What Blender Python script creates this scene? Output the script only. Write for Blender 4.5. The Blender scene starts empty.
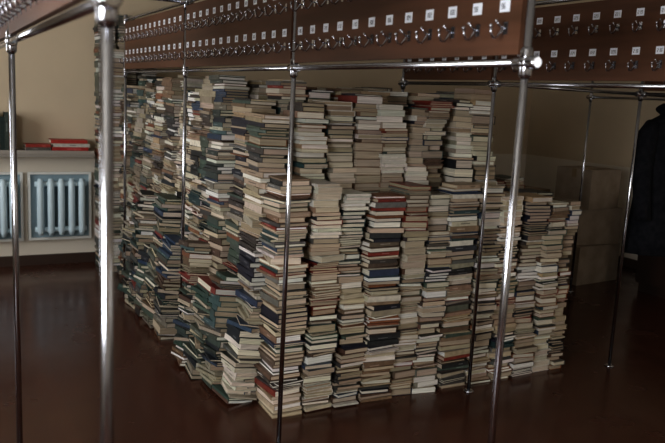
import bpy, math, random
from mathutils import Matrix, Vector
R = random.Random(5)
scene = bpy.context.scene

# ---------------------------------------------------------------- materials
def new_mat(name, col=(0.5,0.5,0.5), rough=0.5, metal=0.0, spec=0.5):
    m = bpy.data.materials.new(name); m.use_nodes = True
    b = m.node_tree.nodes['Principled BSDF']
    b.inputs['Base Color'].default_value = (*col, 1)
    b.inputs['Roughness'].default_value = rough
    b.inputs['Metallic'].default_value = metal
    b.inputs['Specular IOR Level'].default_value = spec
    return m
def nodes(m):
    return m.node_tree.nodes, m.node_tree.links, m.node_tree.nodes['Principled BSDF']
def add_noise_mix(m, c1, c2, scale=5.0, stretch=(1,1,1), detail=6, bump=0.0, lo=0.35, hi=0.65):
    n, l, b = nodes(m)
    tc = n.new('ShaderNodeTexCoord'); mp = n.new('ShaderNodeMapping')
    mp.inputs['Scale'].default_value = stretch
    nz = n.new('ShaderNodeTexNoise'); nz.inputs['Scale'].default_value = scale; nz.inputs['Detail'].default_value = detail
    cr = n.new('ShaderNodeValToRGB')
    cr.color_ramp.elements[0].position = lo; cr.color_ramp.elements[1].position = hi
    cr.color_ramp.elements[0].color = (*c1,1); cr.color_ramp.elements[1].color = (*c2,1)
    l.new(tc.outputs['Object'], mp.inputs['Vector']); l.new(mp.outputs[0], nz.inputs['Vector'])
    l.new(nz.outputs['Fac'], cr.inputs['Fac']); l.new(cr.outputs[0], b.inputs['Base Color'])
    if bump:
        bp = n.new('ShaderNodeBump'); bp.inputs['Strength'].default_value = bump; bp.inputs['Distance'].default_value = 0.003
        l.new(nz.outputs['Fac'], bp.inputs['Height']); l.new(bp.outputs[0], b.inputs['Normal'])
    return m

chrome = new_mat('chrome', (0.45,0.46,0.50), 0.17, 1.0)
board_m = add_noise_mix(new_mat('board_wood', rough=0.55, spec=0.25), (0.062,0.028,0.014), (0.108,0.048,0.026), 9, (1,0.12,1.4), bump=0.05)
plate_m = new_mat('tag_plastic', (0.76,0.80,0.88), 0.4)
ink_m = new_mat('tag_ink', (0.02,0.02,0.03), 0.5)
sill_m = new_mat('sill_paint', (0.34,0.31,0.27), 0.4)
base_m = new_mat('baseboard_paint', (0.05,0.03,0.022), 0.4)
rad_m = new_mat('radiator_enamel', (0.60,0.74,0.80), 0.35)
radframe_m = new_mat('radiator_frame', (0.75,0.75,0.71), 0.5)
radback_m = new_mat('radiator_niche', (0.28,0.38,0.43), 0.7)
ceil_m = new_mat('ceiling_paint', (0.45,0.42,0.36), 0.9)
frame_m = new_mat('window_frame_paint', (0.7,0.7,0.68), 0.4)
coat_m = add_noise_mix(new_mat('coat_cloth', rough=0.9, spec=0.1), (0.007,0.008,0.010), (0.014,0.014,0.017), 30)
card_m = add_noise_mix(new_mat('cardboard', rough=0.85), (0.27,0.215,0.16), (0.35,0.285,0.22), 8)
tape_m = new_mat('tape', (0.25,0.18,0.1), 0.3)
cab_m = add_noise_mix(new_mat('cabinet_wood', rough=0.5), (0.018,0.010,0.007), (0.035,0.018,0.012), 6, (1,1,0.15))

wall_m = new_mat('wall_paint', (0.4,0.34,0.26), 0.85)
n,l,b = nodes(wall_m)
geo = n.new('ShaderNodeNewGeometry'); sep = n.new('ShaderNodeSeparateXYZ')
gt = n.new('ShaderNodeMath'); gt.operation='GREATER_THAN'; gt.inputs[1].default_value = 1.03
mx = n.new('ShaderNodeMix'); mx.data_type='RGBA'
mx.inputs['A'].default_value=(0.72,0.66,0.56,1); mx.inputs['B'].default_value=(0.58,0.48,0.345,1)
nz = n.new('ShaderNodeTexNoise'); nz.inputs['Scale'].default_value=2.0; nz.inputs['Detail'].default_value=5
hs = n.new('ShaderNodeHueSaturation'); mr = n.new('ShaderNodeMapRange')
mr.inputs['To Min'].default_value=0.88; mr.inputs['To Max'].default_value=1.10
l.new(geo.outputs['Position'], sep.inputs[0]); l.new(sep.outputs['Z'], gt.inputs[0]); l.new(gt.outputs[0], mx.inputs['Factor'])
l.new(geo.outputs['Position'], nz.inputs['Vector']); l.new(nz.outputs['Fac'], mr.inputs['Value']); l.new(mr.outputs[0], hs.inputs['Value'])
l.new(mx.outputs['Result'], hs.inputs['Color']); l.new(hs.outputs[0], b.inputs['Base Color'])

floor_m = new_mat('floor_painted_planks', (0.08,0.02,0.012), 0.28)
n,l,b = nodes(floor_m)
geo = n.new('ShaderNodeNewGeometry'); mp = n.new('ShaderNodeMapping'); mp.inputs['Rotation'].default_value=(0,0,math.radians(90))
br = n.new('ShaderNodeTexBrick'); br.inputs['Scale'].default_value=1.0
br.inputs['Brick Width'].default_value=6.0; br.inputs['Row Height'].default_value=0.14; br.inputs['Mortar Size'].default_value=0.002
br.inputs['Color1'].default_value=(0.070,0.025,0.015,1); br.inputs['Color2'].default_value=(0.058,0.021,0.012,1); br.inputs['Mortar'].default_value=(0.030,0.011,0.008,1)
l.new(geo.outputs['Position'], mp.inputs['Vector']); l.new(mp.outputs[0], br.inputs['Vector'])
nz = n.new('ShaderNodeTexNoise'); nz.inputs['Scale'].default_value=3; nz.inputs['Detail'].default_value=7
l.new(geo.outputs['Position'], nz.inputs['Vector'])
mr = n.new('ShaderNodeMapRange'); mr.inputs['From Min'].default_value=0.3; mr.inputs['From Max'].default_value=0.7
mr.inputs['To Min'].default_value=0.15; mr.inputs['To Max'].default_value=0.30
l.new(nz.outputs['Fac'], mr.inputs['Value']); l.new(mr.outputs[0], b.inputs['Roughness'])
l.new(br.outputs['Color'], b.inputs['Base Color'])
bp = n.new('ShaderNodeBump'); bp.inputs['Strength'].default_value=0.18; bp.inputs['Distance'].default_value=0.002; bp.invert=True
l.new(br.outputs['Fac'], bp.inputs['Height']); l.new(bp.outputs[0], b.inputs['Normal'])

def attr_mat(name, rough, stripes=False):
    m = new_mat(name, rough=rough, spec=0.35)
    n,l,b = nodes(m)
    a = n.new('ShaderNodeAttribute'); a.attribute_name='Col'
    geo = n.new('ShaderNodeNewGeometry'); mp = n.new('ShaderNodeMapping')
    mp.inputs['Scale'].default_value = (6,6,450) if stripes else (40,40,40)
    nz = n.new('ShaderNodeTexNoise'); nz.inputs['Scale'].default_value=1.0; nz.inputs['Detail'].default_value=3
    mr = n.new('ShaderNodeMapRange'); mr.inputs['From Min'].default_value=0.3; mr.inputs['From Max'].default_value=0.7
    mr.inputs['To Min'].default_value=0.62 if stripes else 0.8; mr.inputs['To Max'].default_value=1.15
    hs = n.new('ShaderNodeHueSaturation')
    l.new(geo.outputs['Position'], mp.inputs[0]); l.new(mp.outputs[0], nz.inputs['Vector']); l.new(nz.outputs['Fac'], mr.inputs['Value'])
    l.new(mr.outputs[0], hs.inputs['Value']); l.new(a.outputs['Color'], hs.inputs['Color']); l.new(hs.outputs[0], b.inputs['Base Color'])
    return m
cover_m = attr_mat('book_covers', 0.45)
page_m = attr_mat('book_pages', 0.9, True)

# ---------------------------------------------------------------- mesh builder
class MB:
    def __init__(s): s.v=[]; s.f=[]; s.m=[]; s.c=[]; s.sm=[]
    def box(s, lo, hi, mat=0, col=(1,1,1), M=None):
        i=len(s.v); x0,y0,z0=lo; x1,y1,z1=hi
        P=[(x0,y0,z0),(x1,y0,z0),(x1,y1,z0),(x0,y1,z0),(x0,y0,z1),(x1,y0,z1),(x1,y1,z1),(x0,y1,z1)]
        if M is not None: P=[tuple(M@Vector(p)) for p in P]
        s.v+=P; s.c+=[col]*8
        s.f+=[(i,i+3,i+2,i+1),(i+4,i+5,i+6,i+7),(i,i+1,i+5,i+4),(i+1,i+2,i+6,i+5),(i+2,i+3,i+7,i+6),(i+3,i,i+4,i+7)]
        s.m+=[mat]*6; s.sm+=[False]*6
    def tube(s, pts, r, seg=12, mat=0, col=(1,1,1), caps=True):
        pts=[Vector(p) for p in pts]; rs = r if isinstance(r,(list,tuple)) else [r]*len(pts)
        base=len(s.v); prev=None
        for k,p in enumerate(pts):
            t=(pts[min(k+1,len(pts)-1)]-pts[max(k-1,0)]).normalized()
            if prev is None:
                a=Vector((0,1,0)) if abs(t.y)<0.9 else Vector((1,0,0))
                u=t.cross(a).normalized()
            else:
                u=(prev-t*prev.dot(t)).normalized()
            prev=u; w=t.cross(u)
            for j in range(seg):
                an=2*math.pi*j/seg
                s.v.append(tuple(p+(u*math.cos(an)+w*math.sin(an))*rs[k])); s.c.append(col)
        for k in range(len(pts)-1):
            for j in range(seg):
                a0=base+k*seg+j; a1=base+k*seg+(j+1)%seg
                s.f.append((a0,a1,a1+seg,a0+seg)); s.m.append(mat); s.sm.append(True)
        if caps:
            s.f.append(tuple(base+j for j in reversed(range(seg)))); s.m.append(mat); s.sm.append(False)
            e=base+(len(pts)-1)*seg
            s.f.append(tuple(e+j for j in range(seg))); s.m.append(mat); s.sm.append(False)
    def ball(s, c, r, mat=0, seg=12, rings=7):
        pts=[];rs=[]
        for k in range(rings+1):
            a=math.pi*k/rings
            pts.append((c[0],c[1],c[2]-r*math.cos(a))); rs.append(max(r*math.sin(a),r*0.02))
        s.tube(pts,rs,seg,mat)
    def rings(s, rl, mat=0, col=(1,1,1)):
        base=len(s.v); n=len(rl[0])
        for r_ in rl:
            for p in r_: s.v.append(tuple(p)); s.c.append(col)
        for k in range(len(rl)-1):
            for j in range(n):
                a=base+k*n+j; b2=base+k*n+(j+1)%n
                s.f.append((a,b2,b2+n,a+n)); s.m.append(mat); s.sm.append(True)
        s.f.append(tuple(base+j for j in reversed(range(n)))); s.m.append(mat); s.sm.append(False)
        e=base+(len(rl)-1)*n
        s.f.append(tuple(e+j for j in range(n))); s.m.append(mat); s.sm.append(False)
    def obj(s, name, mats, parent=None, color=False):
        me=bpy.data.meshes.new(name); me.from_pydata(s.v,[],s.f)
        for m in mats: me.materials.append(m)
        me.polygons.foreach_set('material_index', s.m); me.polygons.foreach_set('use_smooth', s.sm)
        if color:
            a=me.color_attributes.new('Col','FLOAT_COLOR','POINT')
            flat=[]
            for c in s.c: flat+= [c[0],c[1],c[2],1.0]
            a.data.foreach_set('color', flat)
        me.update()
        o=bpy.data.objects.new(name, me); scene.collection.objects.link(o)
        if parent: o.parent=parent
        return o
def empty(name, loc=(0,0,0)):
    e=bpy.data.objects.new(name,None); e.location=loc; scene.collection.objects.link(e); return e

# ---------------------------------------------------------------- room
X0,X1,Y0,Y1,H=-1.9,6.4,-3.0,6.87,3.1
def slab(name, lo, hi, mat):
    m=MB(); m.box(lo,hi); return m.obj(name,[mat])
slab('floor',(X0-.15,Y0-.15,-.1),(X1+.15,Y1+.15,0),floor_m)
slab('ceiling',(X0-.15,Y0-.15,H),(X1+.15,Y1+.15,H+.1),ceil_m)
slab('wall_back',(X0,Y1,0),(X1,Y1+.15,H),wall_m)
slab('wall_right',(X1,Y0-.15,0),(X1+.15,Y1+.15,H),wall_m)
wins=[(-1.1,0.9),(4.2,5.8)]; zb,zt=0.95,2.6
w=MB(); ys=Y0-.15
for a,b_ in wins:
    w.box((X0-.15,ys,0),(X0,a,H)); w.box((X0-.15,a,0),(X0,b_,zb)); w.box((X0-.15,a,zt),(X0,b_,H)); ys=b_
w.box((X0-.15,ys,0),(X0,Y1+.15,H)); w.obj('wall_left',[wall_m])
fa,fb=4.3,5.9  # invented opening in the unseen front wall, lets the fill lamp in
w=MB(); w.box((X0,Y0-.15,0),(fa,Y0,H)); w.box((fb,Y0-.15,0),(X1,Y0,H)); w.box((fa,Y0-.15,0),(fb,Y0,zb)); w.box((fa,Y0-.15,zt),(fb,Y0,H))
w.obj('wall_front',[wall_m])
def wframe(name, a,b_, T):
    m=MB(); t=.05
    def bx(a0,a1,z0,z1):
        if T=='x': m.box((X0-.10,a0,z0),(X0-.05,a1,z1))
        else: m.box((a0,Y0-.10,z0),(a1,Y0-.05,z1))
    bx(a,a+t,zb,zt); bx(b_-t,b_,zb,zt); bx(a+t,b_-t,zb,zb+t); bx(a+t,b_-t,zt-t,zt)
    c=(a+b_)/2; bx(c-.025,c+.025,zb+t,zt-t); bx(a+t,c-.025,2.0,2.05); bx(c+.025,b_-t,2.0,2.05)
    m.obj(name,[frame_m])
wframe('window_1',-1.1,.9,'x'); wframe('window_2',4.2,5.8,'x'); wframe('added_fill_window',fa,fb,'y')  # the third, front frame is made up for the added fill lamp
slab('baseboard_back',(X0,Y1-.02,0),(X1,Y1,.09),base_m)
slab('baseboard_right',(X1-.02,Y0,0),(X1,Y1-.02,.09),base_m)

# ---------------------------------------------------------------- sill and radiators on back wall
m=MB(); m.box((X0+.01,Y1-.20,1.0),(1.24,Y1,1.03)); m.box((X0+.01,Y1-.185,.975),(1.24,Y1-.02,1.0))
m.obj('wall_shelf',[sill_m])
def radiator(x0,x1):
    e=empty('radiator',(0,0,0)); z0,z1=.28,.78; y=Y1-.07
    f=MB()
    f.box((x0-.03,Y1-.02,z0-.04),(x1+.03,Y1-.001,z1+.04),1)
    f.box((x0-.05,Y1-.05,z0-.05),(x1+.05,Y1-.02,z0-.03)); f.box((x0-.05,Y1-.05,z1+.03),(x1+.05,Y1-.02,z1+.05))
    f.box((x0-.05,Y1-.05,z0-.03),(x0-.03,Y1-.02,z1+.03)); f.box((x1+.03,Y1-.05,z0-.03),(x1+.05,Y1-.02,z1+.03))
    f.obj('niche_frame',[radframe_m,radback_m],e)
    s_=MB(); nsec=max(3,int((x1-x0)/.072)); p=(x1-x0)/nsec
    for i in range(nsec):
        x=x0+p*(i+.5)
        s_.tube([(x,y-.03,z0+.00),(x,y-.035,z0+.04),(x,y-.035,z1-.04),(x,y-.03,z1)],[.018,.029,.029,.018],10)
        s_.tube([(x,y+.0,z0+.04),(x,y+.0,z1-.04)],.02,10)
    s_.tube([(x0,y-.01,z0+.05),(x1,y-.01,z0+.05)],.022,12); s_.tube([(x0,y-.01,z1-.05),(x1,y-.01,z1-.05)],.022,12)
    s_.obj('sections',[rad_m],e)
radiator(.76,1.19); radiator(.10,.62); radiator(-1.2,-.2)

# ---------------------------------------------------------------- books
PAL=[(.36,.30,.21),(.45,.40,.31),(.26,.18,.12),(.17,.11,.07),(.06,.055,.05),(.03,.032,.035),(.035,.05,.085),(.03,.055,.055),
     (.065,.09,.07),(.12,.12,.10),(.18,.032,.022),(.60,.56,.48),(.30,.26,.20),(.10,.06,.04),(.38,.28,.17),
     (.14,.135,.125),(.22,.14,.09),(.56,.53,.47),(.32,.25,.17),(.12,.085,.06),(.05,.04,.035),(.025,.025,.025),(.02,.02,.03),(.20,.08,.04)]
LEFTPAL=[(.022,.04,.036),(.035,.062,.05),(.065,.088,.068),(.018,.022,.027),(.025,.042,.075),(.15,.135,.105),(.30,.265,.20),(.17,.032,.025),
     (.12,.075,.045),(.48,.45,.37),(.07,.068,.062),(.035,.05,.08),(.23,.19,.135),(.20,.08,.04),(.055,.09,.09),(.022,.021,.020),(.09,.10,.08),(.055,.07,.056),(.08,.05,.035),
     (.38,.35,.28),(.27,.235,.18),(.04,.05,.045),(.03,.035,.03),(.05,.06,.05)]
PAGES=[(.52,.44,.325),(.59,.525,.41),(.42,.345,.25),(.67,.61,.50),(.49,.41,.31),(.75,.71,.63),(.36,.285,.20),(.46,.375,.275),(.80,.77,.71)]
def vary(c,a=.15):
    k=1+R.uniform(-a,a); return tuple(max(0,min(.86,x*k*(1+R.uniform(-.05,.05)))) for x in c)
def book(mb, M, L, W, T, cc, pc, hard=True, label=True):
    c=.0028 if hard else .0012; e=.004 if hard else .0006
    mb.box((-W/2,-L/2,0),(W/2,L/2,c),0,cc,M)
    mb.box((-W/2,-L/2,T-c),(W/2,L/2,T),0,cc,M)
    mb.box((-W/2-.0015,-L/2,.0004),(-W/2+.002,L/2,T-.0004),0,cc,M)
    mb.box((-W/2+.002,-L/2+e,c),(W/2-e,L/2-e,T-c),1,pc,M)
    if label and T>.014 and R.random()<.4:
        lum=sum(cc)/3
        lc=tuple(x*1.5+.10 for x in cc) if lum<.2 else tuple(x*.4 for x in cc)
        a=R.uniform(-.36,.05)*L; bb=a+R.uniform(.15,.4)*L
        mb.box((-W/2-.0019,a,T*.40),(-W/2-.0014,bb,T*.60),0,lc,M)
def column(mb, x, y, h, w, d, z0=0.0, lenY=True, pal=PAL, jit=.006, rot=2.0, lean=(0,0), thick=1.0, spineP=.5, monoP=.35, wob=.016, bright=None):
    L,W=(d,w) if lenY else (w,d)
    z=0.0; ph=R.uniform(0,6); ph2=R.uniform(0,6); A=R.uniform(.2,1)*wob; f1=R.uniform(4,9); f2=R.uniform(3,8)
    CM=Matrix.Translation((x,y,z0))@Matrix.Rotation(lean[0],4,'Y')@Matrix.Rotation(lean[1],4,'X')
    run=0; tone=bright if bright else R.uniform(.78,1.08)
    while z<h-.006:
        if run<=0:
            run=R.choice([1,1,1,2,3,4,6]) if R.random()<monoP else 1
            cc0=R.choice(pal); pc0=tuple(q*tone for q in R.choice(PAGES)); T0=max(.006,min(.048,R.gauss(.0195,.009)))*thick; hard0=R.random()<.68
            sl=R.choice([1,1,.96,.9,.85,1.03]); sw=R.choice([1,1,.95,.88,1.03])
        run-=1
        T=min(T0*R.uniform(.96,1.04),max(h-z,.008))
        base=0 if lenY else math.pi/2*(-1)
        if R.random()>spineP: base+=math.pi
        ang=base+math.radians(R.gauss(0,rot))
        g=min(1,z/.3)
        ox=A*math.sin(z*f1+ph)*g+R.uniform(-jit,jit); oy=A*math.cos(z*f2+ph2)*g+R.uniform(-jit,jit)
        M=CM@Matrix.Translation((ox,oy,z))@Matrix.Rotation(ang,4,'Z')
        book(mb,M,L*sl*.98,W*sw*.97,T,vary(cc0),vary(pc0,.12),hard0)
        z+=T+.0004
pile=MB()
def row(y, x, xend, hfun, d, alt=.28, **kw):
    while x<xend-.09:
        w=R.uniform(.135,.165); ly=True
        dd=d
        if R.random()<alt and xend-x>.35: w=R.uniform(.185,.205); ly=False; dd=min(d,.15)
        w=min(w,xend-x)
        column(pile, x+w/2, y+dd/2, hfun(x+w/2), w, dd, lenY=ly, lean=(R.uniform(-.018,.018),0), **kw)
        x+=w+R.uniform(.004,.014)
    return x
column(pile,1.535,3.29,1.20,.165,.22,lenY=True,jit=.011,rot=4,spineP=.5,lean=(-.014,0),bright=1.12)
column(pile,1.71,3.28,1.18,.155,.205,lenY=True,jit=.011,rot=4,spineP=.4,bright=1.15)
row(3.175,1.80,3.42,lambda x: 1.165+R.uniform(-.07,.05)-(0.05 if x>3.0 else 0),.205,alt=.15,jit=.012,rot=4,spineP=.45,wob=.024)
row(3.40,1.64,2.93,lambda x: 1.645+R.uniform(-.12,.045),.205,alt=.2,jit=.012,rot=4,wob=.028)
row(3.40,2.96,3.42,lambda x: 1.08+R.uniform(-.06,.05),.205)
row(3.63,1.64,2.90,lambda x: 1.665+R.uniform(-.05,.02),.205)
row(3.63,2.93,3.40,lambda x: 1.10+R.uniform(-.06,.05),.205)
y=3.42; k=0
while y<6.36:
    ly=R.random()<.75
    d=R.uniform(.195,.225) if ly else R.uniform(.145,.165)
    w=.155 if ly else .21
    near_pole = min(abs(y+d/2-4.33),abs(y+d/2-5.88))<.16
    xs=1.39+(.02 if near_pole else R.uniform(-.02,.035))+w/2
    h=1.66+R.uniform(-.10,.035)
    if k==0: h=1.50
    h1=R.uniform(.55,.95)
    ln=R.uniform(0.0,.08); lv=R.uniform(-.10,.10)
    column(pile,xs,y+d/2,h1,w,d,lenY=ly,pal=LEFTPAL,jit=.013,rot=5,lean=(ln*.6,lv*.6),spineP=.78,monoP=.55,wob=.022)
    column(pile,xs+ln*h1*.6,y+d/2-lv*.6*h1,h-h1,w,d,z0=h1,lenY=ly,pal=R.choice([PAL,LEFTPAL,LEFTPAL]),jit=.012,rot=4.5,lean=(ln*.3,lv*.3),spineP=.74,monoP=.55,wob=.022)
    y+=d+R.uniform(.003,.012); k+=1
for (xx,yy,hh,lx) in [(1.37,3.50,.42,.16),(1.34,3.70,.62,.13),(1.32,3.90,.55,.12),(1.30,4.08,.72,.10),
                      (1.31,4.62,.66,.09),(1.32,4.86,.9,.07),(1.31,5.10,.5,.11),(1.32,5.36,.85,.07),(1.33,5.6,.6,.08)]:
    column(pile,xx,yy,hh,.15,.205,lenY=True,pal=LEFTPAL,jit=.016,rot=8,lean=(lx,R.uniform(-.10,.10)),spineP=.78,monoP=.5)
yy=3.87
while yy<6.52:
    xx=1.62
    while xx<2.90:
        w=.155
        if not (abs(xx+w/2-2.62)<.12 and abs(yy+.105-3.97)<.16):
            outer = xx<1.9 
            column(pile,xx+w/2,yy+.105,1.63+R.uniform(-.07,.05),w,.205,thick=1.0 if outer else 2.2,jit=.006)
        xx+=.168
    if yy<5.0:
        xx=2.95
        while xx<3.25:
            column(pile,xx+.078,yy+.105,1.08+R.uniform(-.07,.06),.155,.205,thick=1.0 if xx>3.1 else 2.0)
            xx+=.168
    yy+=.217
for (xx,yy,hh) in [(1.34,6.71,2.15),(1.51,6.71,2.2),(1.70,6.71,2.0),(1.36,6.49,1.9)]:
    column(pile,xx,yy,hh-.0,.15,.19,pal=LEFTPAL,jit=.006,rot=2,spineP=.7,wob=.006)
pile.obj('book_pile',[cover_m,page_m],color=True)

sb=MB(); x=-.6
while x<.60:
    T=R.uniform(.018,.045); hh=R.uniform(.24,.33); dd=.15
    M=Matrix(((0,0,1,x),(1,0,0,Y1-.10),(0,1,0,1.0305+hh/2),(0,0,0,1)))
    book(sb,M,hh,dd,T,vary(R.choice(LEFTPAL)),vary(R.choice(PAGES)))
    x+=T+.001
sb.obj('upright_books',[cover_m,page_m],color=True)
sb=MB()
for k,(dx,c) in enumerate([(0,(.35,.03,.025)),(.012,(.5,.47,.42)),(-.008,(.38,.04,.03))]):
    M=Matrix.Translation((1.04+dx,Y1-.11,1.0305+k*.031))@Matrix.Rotation(math.radians(90),4,'Z')
    book(sb,M,.30,.17,.030,c,(.6,.55,.45))
for k in range(2):
    M=Matrix.Translation((.78,Y1-.11,1.0305+k*.026))@Matrix.Rotation(math.radians(92),4,'Z')
    book(sb,M,.20,.15,.025,[(.1,.09,.08),(.3,.04,.03)][k],(.6,.55,.45))
sb.obj('red_folders',[cover_m,page_m],color=True)

# ---------------------------------------------------------------- coat racks
SEG={'0':'abcdef','1':'bc','2':'abged','3':'abgcd','4':'fgbc','5':'afgcd','6':'afgedc','7':'abc','8':'abcdefg','9':'abcdfg'}
def digit(mb,ch,M,w,h,t):
    S={'a':(0,h-t,w,h),'d':(0,0,w,t),'g':(0,h/2-t/2,w,h/2+t/2),'f':(0,h/2,t,h),'b':(w-t,h/2,w,h),'e':(0,0,t,h/2),'c':(w-t,0,w,h/2)}
    for s in SEG[ch]:
        a,b1,c,d=S[s]; mb.box((a,b1,0),(c,d,.0004),0,(1,1,1),M)
RAIL0,TOP0,PR=1.71,2.10,.0105
def joint(mb,x,y,z,r=.012,dirs=('y',)):
    mb.ball((x,y,z),r*1.7,0,16,9)
    mb.tube([(x,y,z-.038),(x,y,z-.03),(x,y,z+.03),(x,y,z+.038)],[r*1.1,r*1.4,r*1.4,r*1.1],16)
    for d in dirs:
        if d=='y': mb.tube([(x,y-.042,z),(x,y-.034,z),(x,y+.034,z),(x,y+.042,z)],[r*1.1,r*1.4,r*1.4,r*1.1],16)
        if d=='x': mb.tube([(x-.042,y,z),(x-.034,y,z),(x+.034,y,z),(x+.042,y,z)],[r*1.1,r*1.4,r*1.4,r*1.1],16)
num=[96]
def rack(x, poles, y0, y1, boards=True, bays=None, cross=(), dz=0):
    RAIL=RAIL0+dz; TOP=TOP0
    e=empty('coat_rack',(0,0,0))
    p=MB()
    for y in poles:
        p.tube([(x,y,0.004),(x,y,TOP)],PR,20)
        p.tube([(x,y,0),(x,y,.006),(x,y,.012)],[.030,.030,.018],20)
        joint(p,x,y,RAIL); joint(p,x,y,TOP)
    p.tube([(x,y0,RAIL),(x,y1,RAIL)],PR*.98,20); p.tube([(x,y0,TOP),(x,y1,TOP)],PR*.98,20)
    for (yc,zc,xa,xb) in cross:
        p.tube([(xa,yc,zc),(xb,yc,zc)],PR*.98,20); joint(p,x,yc,zc,dirs=('x',))
    p.obj('tube_frame',[chrome],e)
    if not boards: return e
    bd=MB(); hk=MB(); tg=MB(); ik=MB()
    for (a,b_) in bays:
        bd.box((x-.009,a+.022,RAIL+.020),(x+.009,b_-.022,TOP-.022))
        nh=int(round((b_-a-.04)/.113)); sp=(b_-a-.04)/nh
        for i in range(nh):
            yy=a+.02+sp*(i+.5)
            for rz in (RAIL0+.092,RAIL0+.250):
                X=x-.009; q=.74
                hk.box((X-.003,yy-.008,rz-.020),(X,yy+.008,rz+.012))
                hk.tube([(X-.002,yy,rz-.004),(X-.016*q,yy,rz-.005),(X-.026*q,yy,rz-.018),(X-.040*q,yy,rz-.031),(X-.056*q,yy,rz-.030),(X-.065*q,yy,rz-.018),(X-.068*q,yy,rz-.004)],.0036,8)
                hk.tube([(X-.012,yy,rz-.005),(X-.024,yy,rz+.003),(X-.032,yy,rz+.010)],.0032,8)
                hk.ball((X-.068*q,yy,rz-.002),.0058,0,8,6); hk.ball((X-.033,yy,rz+.011),.005,0,8,6)
                tz=rz+.040; ty=yy+.010
                tg.box((X-.002,ty-.019,tz-.003),(X,ty+.019,tz+.028))
                s_=str(num[0]); num[0]+=1
                M=Matrix(((0,0,-1,X-.002),(-1,0,0,ty+.0125),(0,1,0,tz+.005),(0,0,0,1)))
                for q2,ch in enumerate(s_[-3:]):
                    digit(ik,ch,M@Matrix.Translation((q2*.0088,0,0)),.0065,.014,.0016)
    bd.obj('board',[board_m],e); hk.obj('hooks',[chrome],e); tg.obj('number_tags',[plate_m],e); ik.obj('tag_numbers',[ink_m],e)
    return e
rack(1.325,[1.455,2.83,4.33,5.88],1.455,5.88,bays=[(1.455,2.83),(2.83,4.33),(4.33,5.88)],cross=[(4.33,TOP0,.24,1.325)])
rack(.24,[1.19,2.72,4.33],1.19,4.33,bays=[(1.19,2.72),(2.72,4.33)],dz=.018)
num[0]=210
rack(2.62,[1.65,3.10,3.97],1.65,3.97,bays=[(1.65,3.10),(3.10,3.97)],cross=[(3.10,RAIL0,2.62,3.75)])
rack(3.75,[1.65,3.10],1.65,3.10,bays=[(1.65,3.10)],cross=[(3.10,RAIL0,3.75,4.95)])
rack(4.95,[3.10,4.60],3.10,4.60,boards=False)

# ---------------------------------------------------------------- coat on hanger
RAIL=RAIL0
e=empty('hanging_coat',(0,0,0))
cx,cy=4.06,3.10
hg=MB(); hg.tube([(cx,cy,RAIL-.10),(cx,cy,RAIL-.03),(cx,cy+.018,RAIL-.012),(cx,cy+.022,RAIL+.008),(cx,cy+.01,RAIL+.02),(cx,cy-.012,RAIL+.017)],.003,8)
hg.tube([(cx-.2,cy,RAIL-.17),(cx,cy,RAIL-.10),(cx+.2,cy,RAIL-.17)],.007,8)
hg.obj('hanger',[chrome],e)
ct=MB(); N=28
def ring(z,a,bb,fold=0,dx=0):
    return [(cx+dx+math.cos(t)*a*(1+fold*math.sin(t*7+z*9)), cy+math.sin(t)*bb*(1+fold*1.6*math.sin(t*5+z*7)), z) for t in [2*math.pi*j/N for j in range(N)]]
ct.rings([ring(RAIL-.085,.06,.05),ring(RAIL-.12,.09,.07),ring(RAIL-.15,.17,.085),ring(RAIL-.20,.225,.10,.02),ring(RAIL-.35,.22,.11,.03),ring(RAIL-.6,.215,.12,.05),ring(RAIL-.85,.235,.135,.07),ring(RAIL-.98,.25,.14,.09)])
for s in (-1,1):
    ct.tube([(cx+s*.17,cy,RAIL-.175),(cx+s*.22,cy-.01,RAIL-.24),(cx+s*.25,cy-.02,RAIL-.45),(cx+s*.255,cy-.05,RAIL-.62),(cx+s*.25,cy-.07,RAIL-.76)],[.045,.062,.058,.052,.048],16)
ct.tube([(cx-.075,cy-.05,RAIL-.14),(cx-.07,cy+.05,RAIL-.08),(cx,cy+.075,RAIL-.065),(cx+.07,cy+.05,RAIL-.08),(cx+.075,cy-.05,RAIL-.14)],.022,10)
ct.obj('coat_body',[coat_m],e)

# ---------------------------------------------------------------- cardboard boxes, cabinet
def carton(x,y,z,w,d,h,rz):
    e=empty('cardboard_box',(x,y,z)); e.rotation_euler=(0,0,rz)
    m=MB(); m.box((-w/2,-d/2,0),(w/2,d/2,h-.004)); m.box((-w/2,-d/2,h-.004),(w/2,-.003,h)); m.box((-w/2,.003,h-.004),(w/2,d/2,h)); m.obj('carton',[card_m],e)
    t=MB(); t.box((-w/2-.001,-.025,h),(w/2+.001,.025,h+.001)); t.box((-w/2-.0015,-.025,h-.08),(-w/2,.025,h)); t.obj('tape_strip',[tape_m],e)
carton(5.45,5.00,0,.60,.45,.36,.1); carton(5.47,5.02,.362,.55,.42,.34,-.05); carton(5.44,4.98,.704,.46,.38,.36,.15)
carton(5.3,5.7,0,.5,.4,.42,-.1); carton(5.3,5.7,.422,.45,.36,.36,.2)
e=empty('wooden_cabinet',(5.95,3.9,0)); m=MB()
m.box((-.35,-.55,.08),(.35,.55,.85)); m.box((-.37,-.57,.85),(.37,.57,.88)); m.box((-.33,-.53,0),(.33,.53,.08)); m.obj('carcass',[cab_m],e)
m=MB()
for a,b_ in ((-.54,-.005),(.005,.54)): m.box((-.372,a,.1),(-.352,b_,.83)); m.box((-.378,a+.07,.18),(-.372,b_-.07,.75))
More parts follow.
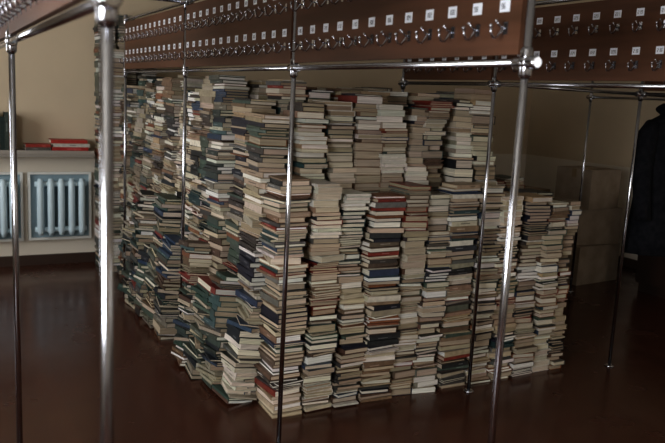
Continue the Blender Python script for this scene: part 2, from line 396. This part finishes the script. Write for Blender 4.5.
m.obj('doors',[cab_m],e)
m=MB(); m.ball((-.388,-.05,.5),.014); m.ball((-.388,.05,.5),.014); m.obj('knobs',[chrome],e)

# ---------------------------------------------------------------- lights
def area(name,loc,rot,sx,sy,p,col):
    L=bpy.data.lights.new(name,'AREA'); L.shape='RECTANGLE'; L.size=sx; L.size_y=sy; L.energy=p; L.color=col
    o=bpy.data.objects.new(name,L); o.location=loc; o.rotation_euler=rot; scene.collection.objects.link(o); return o
area('window_daylight',(X0-.2,-.1,1.8),(0,math.radians(-90),0),1.7,2.0,205,(.985,.99,1.0))
area('window_daylight_far',(X0-.2,5.0,1.8),(0,math.radians(-90),0),1.7,1.6,75,(.98,.985,1.0))
area('added_front_fill',((fa+fb)/2,Y0-.2,1.8),(math.radians(90),0,0),1.6,1.7,26,(1.0,.96,.90))  # added weak fill lamp to brighten the right wall and boxes
wd=bpy.data.worlds.new('world'); scene.world=wd; wd.use_nodes=True
wd.node_tree.nodes['Background'].inputs[0].default_value=(.62,.67,.75,1); wd.node_tree.nodes['Background'].inputs[1].default_value=.4
scene.view_settings.view_transform='Standard'
try: scene.view_settings.look='Medium High Contrast'
except Exception: pass

# ---------------------------------------------------------------- camera
cam=bpy.data.cameras.new('camera'); co=bpy.data.objects.new('camera',cam); scene.collection.objects.link(co)
cam.lens=40.06; cam.sensor_width=36; cam.clip_start=.05
yaw=math.radians(28.6); p=math.radians(9.54); r=math.radians(2.93)
f=Vector((math.sin(yaw)*math.cos(p),math.cos(yaw)*math.cos(p),-math.sin(p)))
r0=Vector((math.cos(yaw),-math.sin(yaw),0)); u0=r0.cross(f)
rc=r0*math.cos(r)+u0*math.sin(r); uc=u0*math.cos(r)-r0*math.sin(r)
M=Matrix((( rc.x,uc.x,-f.x,0),(rc.y,uc.y,-f.y,0),(rc.z,uc.z,-f.z,1.6),(0,0,0,1)))
co.matrix_world=M
cam.dof.use_dof=True; cam.dof.focus_distance=3.9; cam.dof.aperture_fstop=4.0
scene.camera=co
